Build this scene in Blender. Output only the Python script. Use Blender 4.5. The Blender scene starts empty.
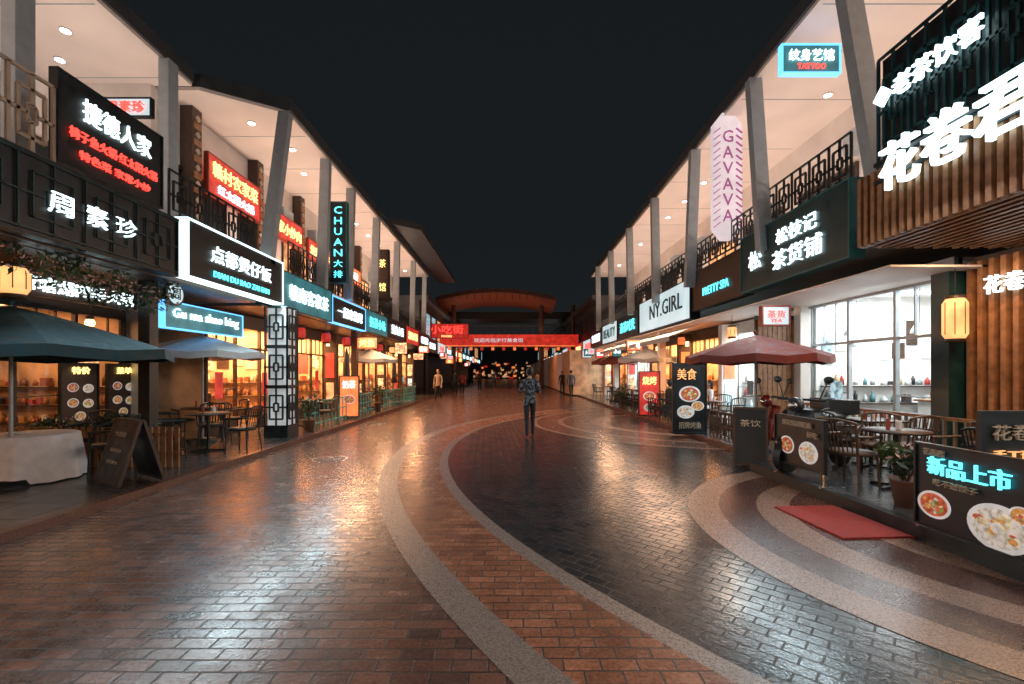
import bpy, bmesh, math, random
from mathutils import Vector, Matrix
R=random.Random(7)
scene=bpy.context.scene
scene.view_settings.view_transform='Standard'
scene.view_settings.look='None'
scene.view_settings.exposure=0

def link(o,parent=None):
    scene.collection.objects.link(o)
    if parent: o.parent=parent
    return o
def empty(name,parent=None):
    return link(bpy.data.objects.new(name,None),parent)

# ------------------------------------------------------------ materials
def nt(m):
    m.use_nodes=True
    return m.node_tree.nodes,m.node_tree.links
def mat(name,col,rough=.5,metal=0,var=.2,scale=6,bump=0.0,es=0,ecol=None,coat=0,samp=True,lo=.3,hi=.7):
    m=bpy.data.materials.new(name); N,L=nt(m); b=N['Principled BSDF']
    tc=N.new('ShaderNodeNewGeometry'); no=N.new('ShaderNodeTexNoise')
    no.inputs['Scale'].default_value=scale; no.inputs['Detail'].default_value=2
    L.new(tc.outputs['Position'],no.inputs['Vector'])
    mx=N.new('ShaderNodeMix'); mx.data_type='RGBA'
    rg=N.new('ShaderNodeMapRange'); rg.inputs[1].default_value=lo; rg.inputs[2].default_value=hi
    L.new(no.outputs['Fac'],rg.inputs[0]); L.new(rg.outputs[0],mx.inputs[0])
    mx.inputs[6].default_value=(*[c*(1-var) for c in col],1); mx.inputs[7].default_value=(*[min(1,c*(1+var)) for c in col],1)
    L.new(mx.outputs[2],b.inputs['Base Color'])
    b.inputs['Metallic'].default_value=metal
    b.inputs['Roughness'].default_value=rough
    if not es:
        r2=N.new('ShaderNodeMapRange'); r2.inputs[1].default_value=.3; r2.inputs[2].default_value=.7
        r2.inputs[3].default_value=max(.03,rough*.75); r2.inputs[4].default_value=min(1,rough*1.25)
        L.new(no.outputs['Fac'],r2.inputs[0]); L.new(r2.outputs[0],b.inputs['Roughness'])
    if coat: b.inputs['Coat Weight'].default_value=coat
    if bump:
        bp=N.new('ShaderNodeBump'); bp.inputs['Strength'].default_value=bump; bp.inputs['Distance'].default_value=.01
        L.new(no.outputs['Fac'],bp.inputs['Height']); L.new(bp.outputs[0],b.inputs['Normal'])
    if es:
        ec=ecol or col
        m2=N.new('ShaderNodeMix'); m2.data_type='RGBA'
        L.new(rg.outputs[0],m2.inputs[0])
        m2.inputs[6].default_value=(*[c*(1-var) for c in ec],1); m2.inputs[7].default_value=(*ec,1)
        L.new(m2.outputs[2],b.inputs['Emission Color']); b.inputs['Emission Strength'].default_value=es
        if not samp: m.cycles.emission_sampling='NONE'
    return m
def emit(name,col,s,var=.08,samp=False,scale=3): return mat(name,tuple(.5*c+.05 for c in col),.4,es=s,ecol=col,var=var,scale=scale,samp=samp)
def glassmat():
    m=bpy.data.materials.new('window_glass'); N,L=nt(m); N.remove(N['Principled BSDF'])
    t=N.new('ShaderNodeBsdfTransparent'); t.inputs[0].default_value=(.93,.96,.96,1)
    g=N.new('ShaderNodeBsdfGlossy'); g.inputs['Roughness'].default_value=.03
    f=N.new('ShaderNodeLayerWeight'); f.inputs[0].default_value=.5
    pw=N.new('ShaderNodeMath'); pw.operation='POWER'; pw.inputs[1].default_value=5; L.new(f.outputs['Facing'],pw.inputs[0])
    ma=N.new('ShaderNodeMath'); ma.operation='MULTIPLY_ADD'; ma.inputs[1].default_value=.6; ma.inputs[2].default_value=.05; L.new(pw.outputs[0],ma.inputs[0])
    x=N.new('ShaderNodeMixShader'); L.new(ma.outputs[0],x.inputs[0]); L.new(t.outputs[0],x.inputs[1]); L.new(g.outputs[0],x.inputs[2])
    L.new(x.outputs[0],N['Material Output'].inputs[0]); return m
def brickmat(name,c1,c2,mortar,ang=0,bw=.2,rh=.1,wet=.5,ms=.007,rlo=.12,rhi=.5):
    m=bpy.data.materials.new(name); N,L=nt(m); b=N['Principled BSDF']
    g=N.new('ShaderNodeNewGeometry'); mp=N.new('ShaderNodeMapping'); mp.inputs['Rotation'].default_value=(0,0,ang)
    L.new(g.outputs['Position'],mp.inputs['Vector'])
    nd=N.new('ShaderNodeTexNoise'); nd.inputs['Scale'].default_value=1.3; nd.inputs['Detail'].default_value=1
    L.new(g.outputs['Position'],nd.inputs['Vector'])
    va=N.new('ShaderNodeVectorMath'); va.operation='MULTIPLY_ADD'; va.inputs[1].default_value=(.03,.03,0)
    L.new(nd.outputs['Color'],va.inputs[0]); L.new(mp.outputs[0],va.inputs[2])
    bt=N.new('ShaderNodeTexBrick'); L.new(va.outputs[0],bt.inputs['Vector'])
    bt.inputs['Scale'].default_value=1; bt.inputs['Brick Width'].default_value=bw; bt.inputs['Row Height'].default_value=rh
    bt.inputs['Mortar Size'].default_value=ms; bt.inputs['Mortar Smooth'].default_value=.3
    bt.inputs['Color1'].default_value=(*c1,1); bt.inputs['Color2'].default_value=(*c2,1); bt.inputs['Mortar'].default_value=(*mortar,1)
    n1=N.new('ShaderNodeTexNoise'); n1.inputs['Scale'].default_value=2.6; n1.inputs['Detail'].default_value=5; n1.inputs['Roughness'].default_value=.7
    L.new(g.outputs['Position'],n1.inputs['Vector'])
    n2=N.new('ShaderNodeTexNoise'); n2.inputs['Scale'].default_value=45; n2.inputs['Detail'].default_value=3
    L.new(g.outputs['Position'],n2.inputs['Vector'])
    r=N.new('ShaderNodeMapRange'); r.inputs[1].default_value=.3; r.inputs[2].default_value=.7; r.inputs[3].default_value=.72; r.inputs[4].default_value=1.15
    L.new(n1.outputs['Fac'],r.inputs[0])
    r3=N.new('ShaderNodeMapRange'); r3.inputs[1].default_value=.3; r3.inputs[2].default_value=.7; r3.inputs[3].default_value=.65; r3.inputs[4].default_value=1.25
    L.new(n2.outputs['Fac'],r3.inputs[0])
    mm=N.new('ShaderNodeMath'); mm.operation='MULTIPLY'; L.new(r.outputs[0],mm.inputs[0]); L.new(r3.outputs[0],mm.inputs[1])
    vm=N.new('ShaderNodeVectorMath'); vm.operation='SCALE'; L.new(bt.outputs['Color'],vm.inputs[0]); L.new(mm.outputs[0],vm.inputs['Scale'])
    L.new(vm.outputs[0],b.inputs['Base Color'])
    rr=N.new('ShaderNodeMapRange'); rr.inputs[1].default_value=.3; rr.inputs[2].default_value=.7; rr.inputs[3].default_value=rlo; rr.inputs[4].default_value=rhi
    L.new(n1.outputs['Fac'],rr.inputs[0])
    ra=N.new('ShaderNodeMath'); ra.operation='MULTIPLY_ADD'; ra.inputs[1].default_value=.25
    L.new(bt.outputs['Fac'],ra.inputs[0]); L.new(rr.outputs[0],ra.inputs[2]); L.new(ra.outputs[0],b.inputs['Roughness'])
    h=N.new('ShaderNodeMath'); h.operation='MULTIPLY_ADD'; h.inputs[1].default_value=-1
    h2=N.new('ShaderNodeMath'); h2.operation='MULTIPLY'; h2.inputs[1].default_value=.55; L.new(n2.outputs['Fac'],h2.inputs[0])
    L.new(bt.outputs['Fac'],h.inputs[0]); L.new(h2.outputs[0],h.inputs[2])
    bp=N.new('ShaderNodeBump'); bp.inputs['Strength'].default_value=.6; bp.inputs['Distance'].default_value=.005
    L.new(h.outputs[0],bp.inputs['Height']); L.new(bp.outputs[0],b.inputs['Normal'])
    b.inputs['Specular IOR Level'].default_value=wet
    return m

M={}
M['white']=mat('white_plaster',(.72,.67,.63),.6,var=.10,scale=1.5)
M['soffit']=mat('soffit_panel',(.80,.72,.67),.55,var=.06,scale=1)
M['dark']=mat('dark_metal',(.018,.024,.027),.4,metal=.3,var=.3)
M['grey']=mat('grey_metal',(.36,.41,.44),.4,metal=.1,var=.1)
M['black']=mat('black_board',(.007,.011,.013),.45,var=.3)
M['wood']=mat('wood_slat',(.27,.13,.06),.45,var=.35,scale=9)
M['dwood']=mat('dark_wood',(.055,.032,.022),.45,var=.3,scale=9)
M['beige']=mat('beige_lattice',(.42,.33,.25),.5,var=.15)
M['tile']=mat('floor_tile',(.10,.095,.09),.25,var=.3,scale=4)
M['intwall']=mat('interior_wall',(.60,.40,.25),.6,var=.4,scale=2)
M['intwhite']=mat('interior_white',(.78,.78,.76),.5,var=.10,scale=2)
M['teal']=mat('teal_panel',(.02,.14,.16),.4,var=.2)
M['green']=mat('dark_green_panel',(.008,.040,.045),.4,var=.3)
M['tealum']=mat('teal_canvas',(.009,.045,.06),.75,var=.35,scale=10,bump=.3)
M['redum']=mat('red_canvas',(.15,.022,.014),.75,var=.35,scale=10,bump=.3)
M['whiteum']=mat('white_canvas',(.42,.44,.45),.8,var=.12,scale=10,bump=.3)
M['cloth']=mat('tablecloth',(.78,.78,.80),.85,var=.08,scale=10,bump=.4)
M['red']=mat('red_paint',(.30,.05,.025),.45,var=.2)
M['gateroof']=mat('gate_roof_cladding',(.13,.055,.04),.5,var=.3)
M['redmat']=mat('red_mat',(.30,.032,.028),.9,var=.4,scale=30,bump=.6)
M['leaf']=mat('leaf',(.05,.10,.03),.5,var=.5,scale=20)
M['leafd']=mat('leaf_dark',(.02,.05,.025),.5,var=.5,scale=20)
M['flower']=mat('flower',(.55,.35,.33),.6,var=.3,scale=20)
M['pot']=mat('pot',(.12,.06,.04),.5,var=.2)
M['glass']=glassmat()
M['stone']=mat('granite_band',(.21,.18,.16),.28,var=.28,scale=85,bump=.25)
M['stoner']=mat('pink_granite_band',(.27,.165,.12),.28,var=.3,scale=85,bump=.25)
M['stone2']=mat('brown_granite_band',(.09,.040,.030),.26,var=.4,scale=85,bump=.25)
M['rattan']=mat('rattan',(.09,.055,.035),.5,var=.3,scale=40,bump=.5)
M['steel']=mat('steel',(.5,.5,.5),.25,metal=1,var=.1)
M['roof']=mat('roof_cladding',(.05,.055,.06),.5,var=.2)
M['asphalt']=mat('asphalt',(.045,.045,.045),.6,var=.3,scale=30,bump=.4)
E={}
E['lw']=emit('sign_light_white',(.78,.97,1),2.5)
E['lwframe']=emit('sign_tube_white',(.72,.97,1),2.0,samp=True)
E['cool']=emit('panel_light_cool',(.86,.96,1),3.0,samp=True)
E['soft']=emit('panel_light_soft',(.64,.87,.94),.8,.2,samp=True,scale=1.5)
E['warm']=emit('lamp_light_warm',(1,.57,.25),4.5,samp=True)
E['bulb']=emit('bulb_light_warm',(1,.64,.33),9)
E['warmsoft']=emit('lamp_light_warm_soft',(1,.46,.16),1.5,.4)
E['cyan']=emit('sign_light_cyan',(.12,.82,.95),2.0)
E['blue']=emit('sign_light_blue',(.12,.5,1),2.0)
E['lr']=emit('sign_light_red',(1,.07,.05),1.9)
E['redsoft']=emit('sign_box_red',(.70,.025,.015),.7,.35,samp=True)
E['orange']=emit('sign_box_orange',(1,.22,.06),1.1,.3,samp=True)
E['yellow']=emit('sign_light_yellow',(1,.75,.25),2.2)
E['tealbox']=emit('sign_box_teal',(.01,.20,.24),.65,.35,samp=True)
E['pink']=emit('sign_box_pink',(.86,.74,.78),.75,.15)
E['purple']=emit('sign_stripe_purple',(.42,.08,.28),.55,.1)
E['down']=emit('downlight_lens',(1,.92,.84),20)
E['winwarm']=emit('lit_window_warm',(1,.48,.20),1.1,.8,scale=2.2)
E['menu']=emit('menu_lightbox',(1,.62,.33),1.3,.88,scale=8)
E['menu2']=emit('menu_lightbox_blue',(.45,.7,.8),1.0,.88,scale=8)
E['far']=emit('distant_window',(1,.5,.25),.6,.6,scale=2)

# ------------------------------------------------------------ mesh builder
class MB:
    def __init__(s,name): s.n=name; s.v=[]; s.f=[]; s.mi=[]; s.mats=[]; s.sm=[]
    def m(s,k):
        if isinstance(k,str): k=M.get(k) or E.get(k)
        if k not in s.mats: s.mats.append(k)
        return s.mats.index(k)
    def add(s,vs,fs,k,smooth=False):
        o=len(s.v); i=s.m(k); s.v+= [tuple(v) for v in vs]
        for f in fs: s.f.append([o+a for a in f]); s.mi.append(i); s.sm.append(smooth)
    def box(s,x0,x1,y0,y1,z0,z1,k):
        x0,x1=sorted((x0,x1)); y0,y1=sorted((y0,y1)); z0,z1=sorted((z0,z1))
        s.add([(x0,y0,z0),(x1,y0,z0),(x1,y1,z0),(x0,y1,z0),(x0,y0,z1),(x1,y0,z1),(x1,y1,z1),(x0,y1,z1)],
              [(3,2,1,0),(4,5,6,7),(0,1,5,4),(1,2,6,5),(2,3,7,6),(3,0,4,7)],k)
    def obox(s,c,size,k,rz=0,rx=0,ry=0):
        Mx=Matrix.Translation(c)@Matrix.Rotation(rz,4,'Z')@Matrix.Rotation(rx,4,'X')@Matrix.Rotation(ry,4,'Y')
        a,b,d=[q/2 for q in size]
        vs=[Mx@Vector(p) for p in [(-a,-b,-d),(a,-b,-d),(a,b,-d),(-a,b,-d),(-a,-b,d),(a,-b,d),(a,b,d),(-a,b,d)]]
        s.add(vs,[(3,2,1,0),(4,5,6,7),(0,1,5,4),(1,2,6,5),(2,3,7,6),(3,0,4,7)],k)
    def beam(s,p0,p1,w,h,k,up=(0,0,1)):
        p0=Vector(p0);p1=Vector(p1); d=(p1-p0).normalized(); u=Vector(up)
        if abs(d.dot(u))>.98: u=Vector((1,0,0))
        a=d.cross(u).normalized()*w/2; b=a.cross(d).normalized()*h/2
        vs=[p0-a-b,p0+a-b,p0+a+b,p0-a+b,p1-a-b,p1+a-b,p1+a+b,p1-a+b]
        s.add(vs,[(0,1,2,3),(7,6,5,4),(0,4,5,1),(1,5,6,2),(2,6,7,3),(3,7,4,0)],k)
    def cyl(s,p0,p1,r0,r1,k,seg=12):
        p0=Vector(p0);p1=Vector(p1); d=(p1-p0).normalized(); u=Vector((0,0,1)) if abs(d.z)<.9 else Vector((1,0,0))
        a=d.cross(u).normalized(); b=a.cross(d)
        vs=[];
        for p,r in ((p0,r0),(p1,r1)):
            for i in range(seg):
                t=2*math.pi*i/seg; vs.append(p+a*r*math.cos(t)+b*r*math.sin(t))
        s.add(vs,[(i,(i+1)%seg,seg+(i+1)%seg,seg+i) for i in range(seg)],k,True)
        s.add(vs[:seg],[tuple(range(seg))[::-1]],k); s.add(vs[seg:],[tuple(range(seg))],k)
    def lathe(s,c,prof,k,seg=16,smooth=True,wob=None):
        vs=[];n=len(prof)
        for i in range(seg):
            t=2*math.pi*i/seg
            for (r,z) in prof:
                w=wob(t,r,z) if wob else 1
                vs.append((c[0]+r*w*math.cos(t),c[1]+r*w*math.sin(t),c[2]+z))
        fs=[]
        for i in range(seg):
            j=(i+1)%seg
            for q in range(n-1): fs.append((i*n+q,j*n+q,j*n+q+1,i*n+q+1))
        s.add(vs,fs,k,smooth)
    def sph(s,c,rx,ry,rz,k,seg=12,rings=8):
        vs=[];fs=[]
        for i in range(rings+1):
            ph=math.pi*i/rings
            for j in range(seg):
                t=2*math.pi*j/seg
                vs.append((c[0]+rx*math.sin(ph)*math.cos(t),c[1]+ry*math.sin(ph)*math.sin(t),c[2]+rz*math.cos(ph)))
        for i in range(rings):
            for j in range(seg):
                fs.append((i*seg+j,(i+1)*seg+j,(i+1)*seg+(j+1)%seg,i*seg+(j+1)%seg))
        s.add(vs,fs,k,True)
    def disc(s,c,r,k,xd=(1,0,0),yd=(0,1,0),seg=24):
        c=Vector(c);xd=Vector(xd);yd=Vector(yd)
        s.add([c+xd*r*math.cos(2*math.pi*i/seg)+yd*r*math.sin(2*math.pi*i/seg) for i in range(seg)],[tuple(range(seg))],k)
    def poly(s,pts,z0,z1,k):
        n=len(pts); vs=[(x,y,z0) for x,y in pts]+[(x,y,z1) for x,y in pts]
        s.add(vs,[tuple(range(n))[::-1],tuple(range(n,2*n))]+[(i,(i+1)%n,n+(i+1)%n,n+i) for i in range(n)],k)
    def leaves(s,c,rad,n,size,k,rnd=R):
        for _ in range(n):
            while True:
                p=Vector((rnd.uniform(-1,1),rnd.uniform(-1,1),rnd.uniform(-1,1)))
                if p.length<1: break
            q=Vector((c[0]+p.x*rad[0],c[1]+p.y*rad[1],c[2]+p.z*rad[2]))
            a=Vector((rnd.gauss(0,1),rnd.gauss(0,1),rnd.gauss(0,1))).normalized(); b=a.cross(Vector((rnd.gauss(0,1),rnd.gauss(0,1),rnd.gauss(0,1)))).normalized()
            z=size*rnd.uniform(.6,1.3)
            s.add([q-a*z,q+b*z*.4,q+a*z,q-b*z*.4],[(0,1,2,3)],k)
    def build(s,parent=None,bevel=0):
        me=bpy.data.meshes.new(s.n); me.from_pydata(s.v,[],s.f); 
        for k in s.mats: me.materials.append(k)
        me.polygons.foreach_set('material_index',s.mi); me.polygons.foreach_set('use_smooth',s.sm); me.update()
        o=link(bpy.data.objects.new(s.n,me),parent)
        if bevel:
            b=o.modifiers.new('bevel','BEVEL'); b.width=bevel; b.segments=2; b.limit_method='ANGLE'
        return o

def text_into(mb,txt,origin,xd,yd,w,h,k,ext=.02,align='c',keep=True):
    if k=='white': k='lw'
    if k=='red': k='lr'
    cu=bpy.data.curves.new('t','FONT'); cu.body=txt; cu.size=1; cu.resolution_u=2; cu.extrude=0.0
    o=bpy.data.objects.new('t',cu); scene.collection.objects.link(o)
    dg=bpy.context.evaluated_depsgraph_get(); me=bpy.data.meshes.new_from_object(o.evaluated_get(dg))
    vs=[v.co.copy() for v in me.vertices]; fs=[tuple(p.vertices) for p in me.polygons]
    bpy.data.objects.remove(o); 
    if not vs: return
    x0=min(v.x for v in vs);x1=max(v.x for v in vs);y0=min(v.y for v in vs);y1=max(v.y for v in vs)
    sx=w/(x1-x0); sy=h/(y1-y0)
    if keep: 
        q=min(sx,sy); sx=min(sx,q*1.25); sy=min(sy,q*1.25)
    xd=Vector(xd);yd=Vector(yd); n=xd.cross(yd); O=Vector(origin)
    pts=[O+xd*(v.x-(x0+x1)/2)*sx+yd*(v.y-(y0+y1)/2)*sy for v in vs]
    nv=len(pts)
    top=[p+n*ext for p in pts]
    cnt={}
    for f in fs:
        for i in range(len(f)):
            a,b=f[i],f[(i+1)%len(f)]; key=(min(a,b),max(a,b)); cnt.setdefault(key,[]).append((a,b))
    side=[]
    for kx,l in cnt.items():
        if len(l)==1: a,b=l[0]; side.append((a,b,nv+b,nv+a))
    mb.add(pts+top,[tuple(nv+i for i in f) for f in fs]+side,k)

def dirs(side):
    if side==-1: return Vector((0,1,0)),Vector((0,0,1))
    if side==1: return Vector((0,-1,0)),Vector((0,0,1))
    return Vector((1,0,0)),Vector((0,0,1))
def sign(name,side,c,w,h,bg,rows,frame='dark',depth=.15,fw=.03,parent=None,extra=None,rot=None):
    xd,yd=dirs(side)
    if rot is not None: xd=Matrix.Rotation(rot,3,'Z')@xd
    n=xd.cross(yd); c=Vector(c)
    mb=MB(name)
    def slab(u0,u1,v0,v1,d0,d1,k):
        vs=[c+xd*u+yd*v+n*d for d in (d0,d1) for (u,v) in ((u0,v0),(u1,v0),(u1,v1),(u0,v1))]
        mb.add(vs,[(3,2,1,0),(4,5,6,7),(0,1,5,4),(1,2,6,5),(2,3,7,6),(3,0,4,7)],k)
    slab(-w/2,w/2,-h/2,h/2,-depth,0,bg)
    if fw:
        slab(-w/2-fw,w/2+fw,h/2,h/2+fw,-depth,.02,frame); slab(-w/2-fw,w/2+fw,-h/2-fw,-h/2,-depth,.02,frame)
        slab(-w/2-fw,-w/2,-h/2,h/2,-depth,.02,frame); slab(w/2,w/2+fw,-h/2,h/2,-depth,.02,frame)
    for (t,u,v,wf,hf,k) in rows:
        text_into(mb,t,c+xd*(u*w)+yd*(v*h)+n*.012,xd,yd,wf*w,hf*h,k,.025)
    if extra: extra(mb,slab,c,xd,yd,n)
    return mb.build(parent)

def lightobj(name,kind,loc,energy,col,parent=None,size=.1,sizey=None,rot=(0,0,0)):
    l=bpy.data.lights.new(name,kind); l.energy=energy; l.color=col
    if kind=='AREA':
        l.shape='RECTANGLE'; l.size=size; l.size_y=sizey or size
    else: l.shadow_soft_size=size
    o=link(bpy.data.objects.new(name,l),parent); o.location=loc; o.rotation_euler=rot
    return o
def signfill(parent,side,X,y,z,ln,energy,col):
    lightobj('sign_glow_fill','AREA',(X-side*.12,y,z),energy,col,parent,.14,ln,(0,math.radians(55)*side,0))  # added area light standing in for the sign's glow on the street
def wsign(name,side,X,y0,y1,z0,z1,bg,rows,glow=0,gcol=(.75,.93,1),**kw):
    o=sign(name,side,(X,(y0+y1)/2,(z0+z1)/2),y1-y0,z1-z0,bg,rows,**kw)
    if glow: signfill(o,side,X,(y0+y1)/2,z0-.06,y1-y0,glow,gcol)
    return o

def lattice(mb,c0,xd,w,z0,z1,k,cell=.55,t=.025,d=.03):
    xd=Vector(xd); c0=Vector(c0); n=max(1,round(w/cell)); cw=w/n; h=z1-z0
    def bar(u0,u1,v0,v1):
        a=c0+xd*u0; b=c0+xd*u1; 
        if abs(u1-u0)<1e-6: mb.beam((a.x,a.y,z0+v0),(b.x,b.y,z0+v1),t,d,k)
        else: mb.beam((a.x,a.y,z0+v0),(b.x,b.y,z0+v1),d,t,k)
    bar(0,w,.02,.02); bar(0,w,h,h)
    for i in range(n):
        a=i*cw; bar(a,a,0,h)
        u0,u1,u2,u3=a+cw*.2,a+cw*.4,a+cw*.6,a+cw*.8
        v0,v1,v2,v3=h*.2,h*.4,h*.6,h*.8
        bar(u0,u3,v0,v0);bar(u0,u3,v3,v3);bar(u0,u0,v0,v3);bar(u3,u3,v0,v3)
        bar(u1,u2,v1,v1);bar(u1,u2,v2,v2);bar(u1,u1,v1,v2);bar(u2,u2,v1,v2)
        m=h*.5; bar(a,u1,m,m); bar(u2,a+cw,m,m)
        bar(a+cw/2,a+cw/2,0,v1); bar(a+cw/2,a+cw/2,v2,h)
    bar(w,w,0,h)

# ------------------------------------------------------------ world
w=bpy.data.worlds.new('World'); scene.world=w; w.use_nodes=True
N=w.node_tree.nodes; L=w.node_tree.links
sk=N.new('ShaderNodeTexSky'); sk.sky_type='NISHITA'; sk.sun_disc=False; sk.sun_elevation=math.radians(3); sk.sun_rotation=math.radians(180)
hs=N.new('ShaderNodeHueSaturation'); hs.inputs['Saturation'].default_value=.3
L.new(sk.outputs[0],hs.inputs['Color'])
bg=N['Background']; L.new(hs.outputs[0],bg.inputs[0]); bg.inputs[1].default_value=.0012
bg2=N.new('ShaderNodeBackground'); bg2.inputs[0].default_value=(.0078,.0096,.0112,1); bg2.inputs[1].default_value=1
ad=N.new('ShaderNodeAddShader'); L.new(bg.outputs[0],ad.inputs[0]); L.new(bg2.outputs[0],ad.inputs[1]); L.new(ad.outputs[0],N['World Output'].inputs[0])

# ------------------------------------------------------------ ground
g=MB('ground'); g.add([(-300,-100,-.004),(300,-100,-.004),(300,500,-.004),(-300,500,-.004)],[(0,1,2,3)],'asphalt'); g.build()
B_left=brickmat('paving_brick_brown',(.21,.105,.075),(.10,.063,.053),(.018,.015,.014),0,.21,.105,wet=.6,rlo=.11,rhi=.32)
B_tan=brickmat('paving_brick_tan',(.37,.17,.10),(.23,.105,.066),(.04,.025,.02),.0,.21,.105,rlo=.15,rhi=.34)
B_dark=brickmat('paving_brick_dark',(.020,.026,.032),(.050,.047,.048),(.01,.01,.01),math.radians(42),.2,.1,wet=.4,rlo=.12,rhi=.30)
B_tile=brickmat('terrace_tile',(.045,.052,.06),(.07,.07,.07),(.02,.02,.02),0,.6,.6,rlo=.12,rhi=.3)
p=MB('brick_street'); p.add([(-5,-16,0),(4.6,-16,0),(4.6,105,0),(-5,105,0)],[(0,1,2,3)],B_left); p.build()
C=(11,10)
def arc(name,cc,r0,r1,z,k,a0,a1,seg=96):
    mb=MB(name)
    vs=[]
    for i in range(seg+1):
        t=a0+(a1-a0)*i/seg
        for r in (r0,r1): vs.append((cc[0]+r*math.cos(t),cc[1]+r*math.sin(t),z))
    mb.add(vs,[(2*i,2*i+1,2*i+3,2*i+2) for i in range(seg)],k); return mb.build()
A0,A1=math.radians(122),math.radians(240)
arc('stone_border_paving',C,13.08,13.35,.004,M['stone'],A0,A1)
arc('tan_brick_paving',C,12.40,13.08,.004,B_tan,A0,A1)
arc('stone_border_paving',C,12.25,12.40,.004,M['stone'],A0,A1)
arc('dark_brick_paving',C,6.0,12.25,.004,B_dark,A0,A1)
rr=3.3
for wd,k in ((.36,'stoner'),(.42,'stone2'),(.36,'stoner'),(.5,'stone2'),(.3,'stoner'),(1.2,'stone2')):
    arc('ring_paving',(5.3,4.5),rr-wd,rr,.008,M[k],0,2*math.pi,80); rr-=wd
rr=5.2
for wd,k in ((.16,'stoner'),(.7,B_left),(.16,'stoner'),(.9,B_left),(.3,'stoner'),(1.0,B_left)):
    arc('ring_paving',(5.9,14.6),rr-wd,rr,.008,M[k] if isinstance(k,str) else k,0,2*math.pi,80); rr-=wd
t=MB('terrace_pavement'); t.box(-14,-4.98,-14,105,-.1,.10,B_tile); t.box(-4.98,-4.86,-14,105,-.1,.105,'stone2'); t.build()
t=MB('terrace_pavement'); t.box(4.12,14,-14,7.6,-.1,.15,B_tile); t.box(4.0,4.12,-14,7.6,-.1,.155,'dark'); t.box(4.7,14,7.6,105,-.1,.10,B_tile); t.box(4.58,4.7,7.6,105,-.1,.105,'stone2'); t.build()
mt=MB('red_door_mat'); mt.obox((3.60,5.0,.018),(.74,1.05,.02),'redmat',rz=.06); mt.build()
for (x,y) in ((-3.4,8.6),(-4.3,14.5),(2.6,20),(-.6,24)):
    mb=MB('manhole_cover'); mb.cyl((x,y,.0),(x,y,.006),.33,.33,'steel',24); mb.cyl((x,y,.006),(x,y,.012),.28,.28,'dark',24)
    for i in range(5): mb.box(x-.2,x+.2,y-.17+i*.08,y-.15+i*.08,.012,.016,'steel')
    mb.build()

# ------------------------------------------------------------ shops
def gm(n,c): return mat(n,c,.4,var=.25)
G_w=[gm('goods_brown',(.16,.07,.035)),gm('goods_ochre',(.42,.24,.08)),gm('goods_cream',(.6,.52,.4)),gm('goods_dark',(.03,.022,.018)),gm('goods_clay',(.3,.10,.05)),gm('goods_amber',(.35,.15,.03)),gm('goods_red',(.35,.03,.02))]
G_c=[gm('goods_white',(.75,.76,.76)),gm('goods_steel',(.4,.42,.43)),gm('goods_grey',(.2,.22,.23)),gm('goods_black',(.03,.03,.03)),gm('goods_tan',(.45,.33,.2)),gm('goods_teal',(.08,.2,.22)),G_w[6]]
def item(mb,x,y,z,r,h,k):
    if R.random()<.6:
        mb.lathe((x,y,z),[(0,0),(r,0),(r,h*.6),(r*.45,h*.8),(r*.4,h),(0,h)],k,8)
    else: mb.box(x-r,x+r,y-r,y+r,z,z+h*.7,k)
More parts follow.
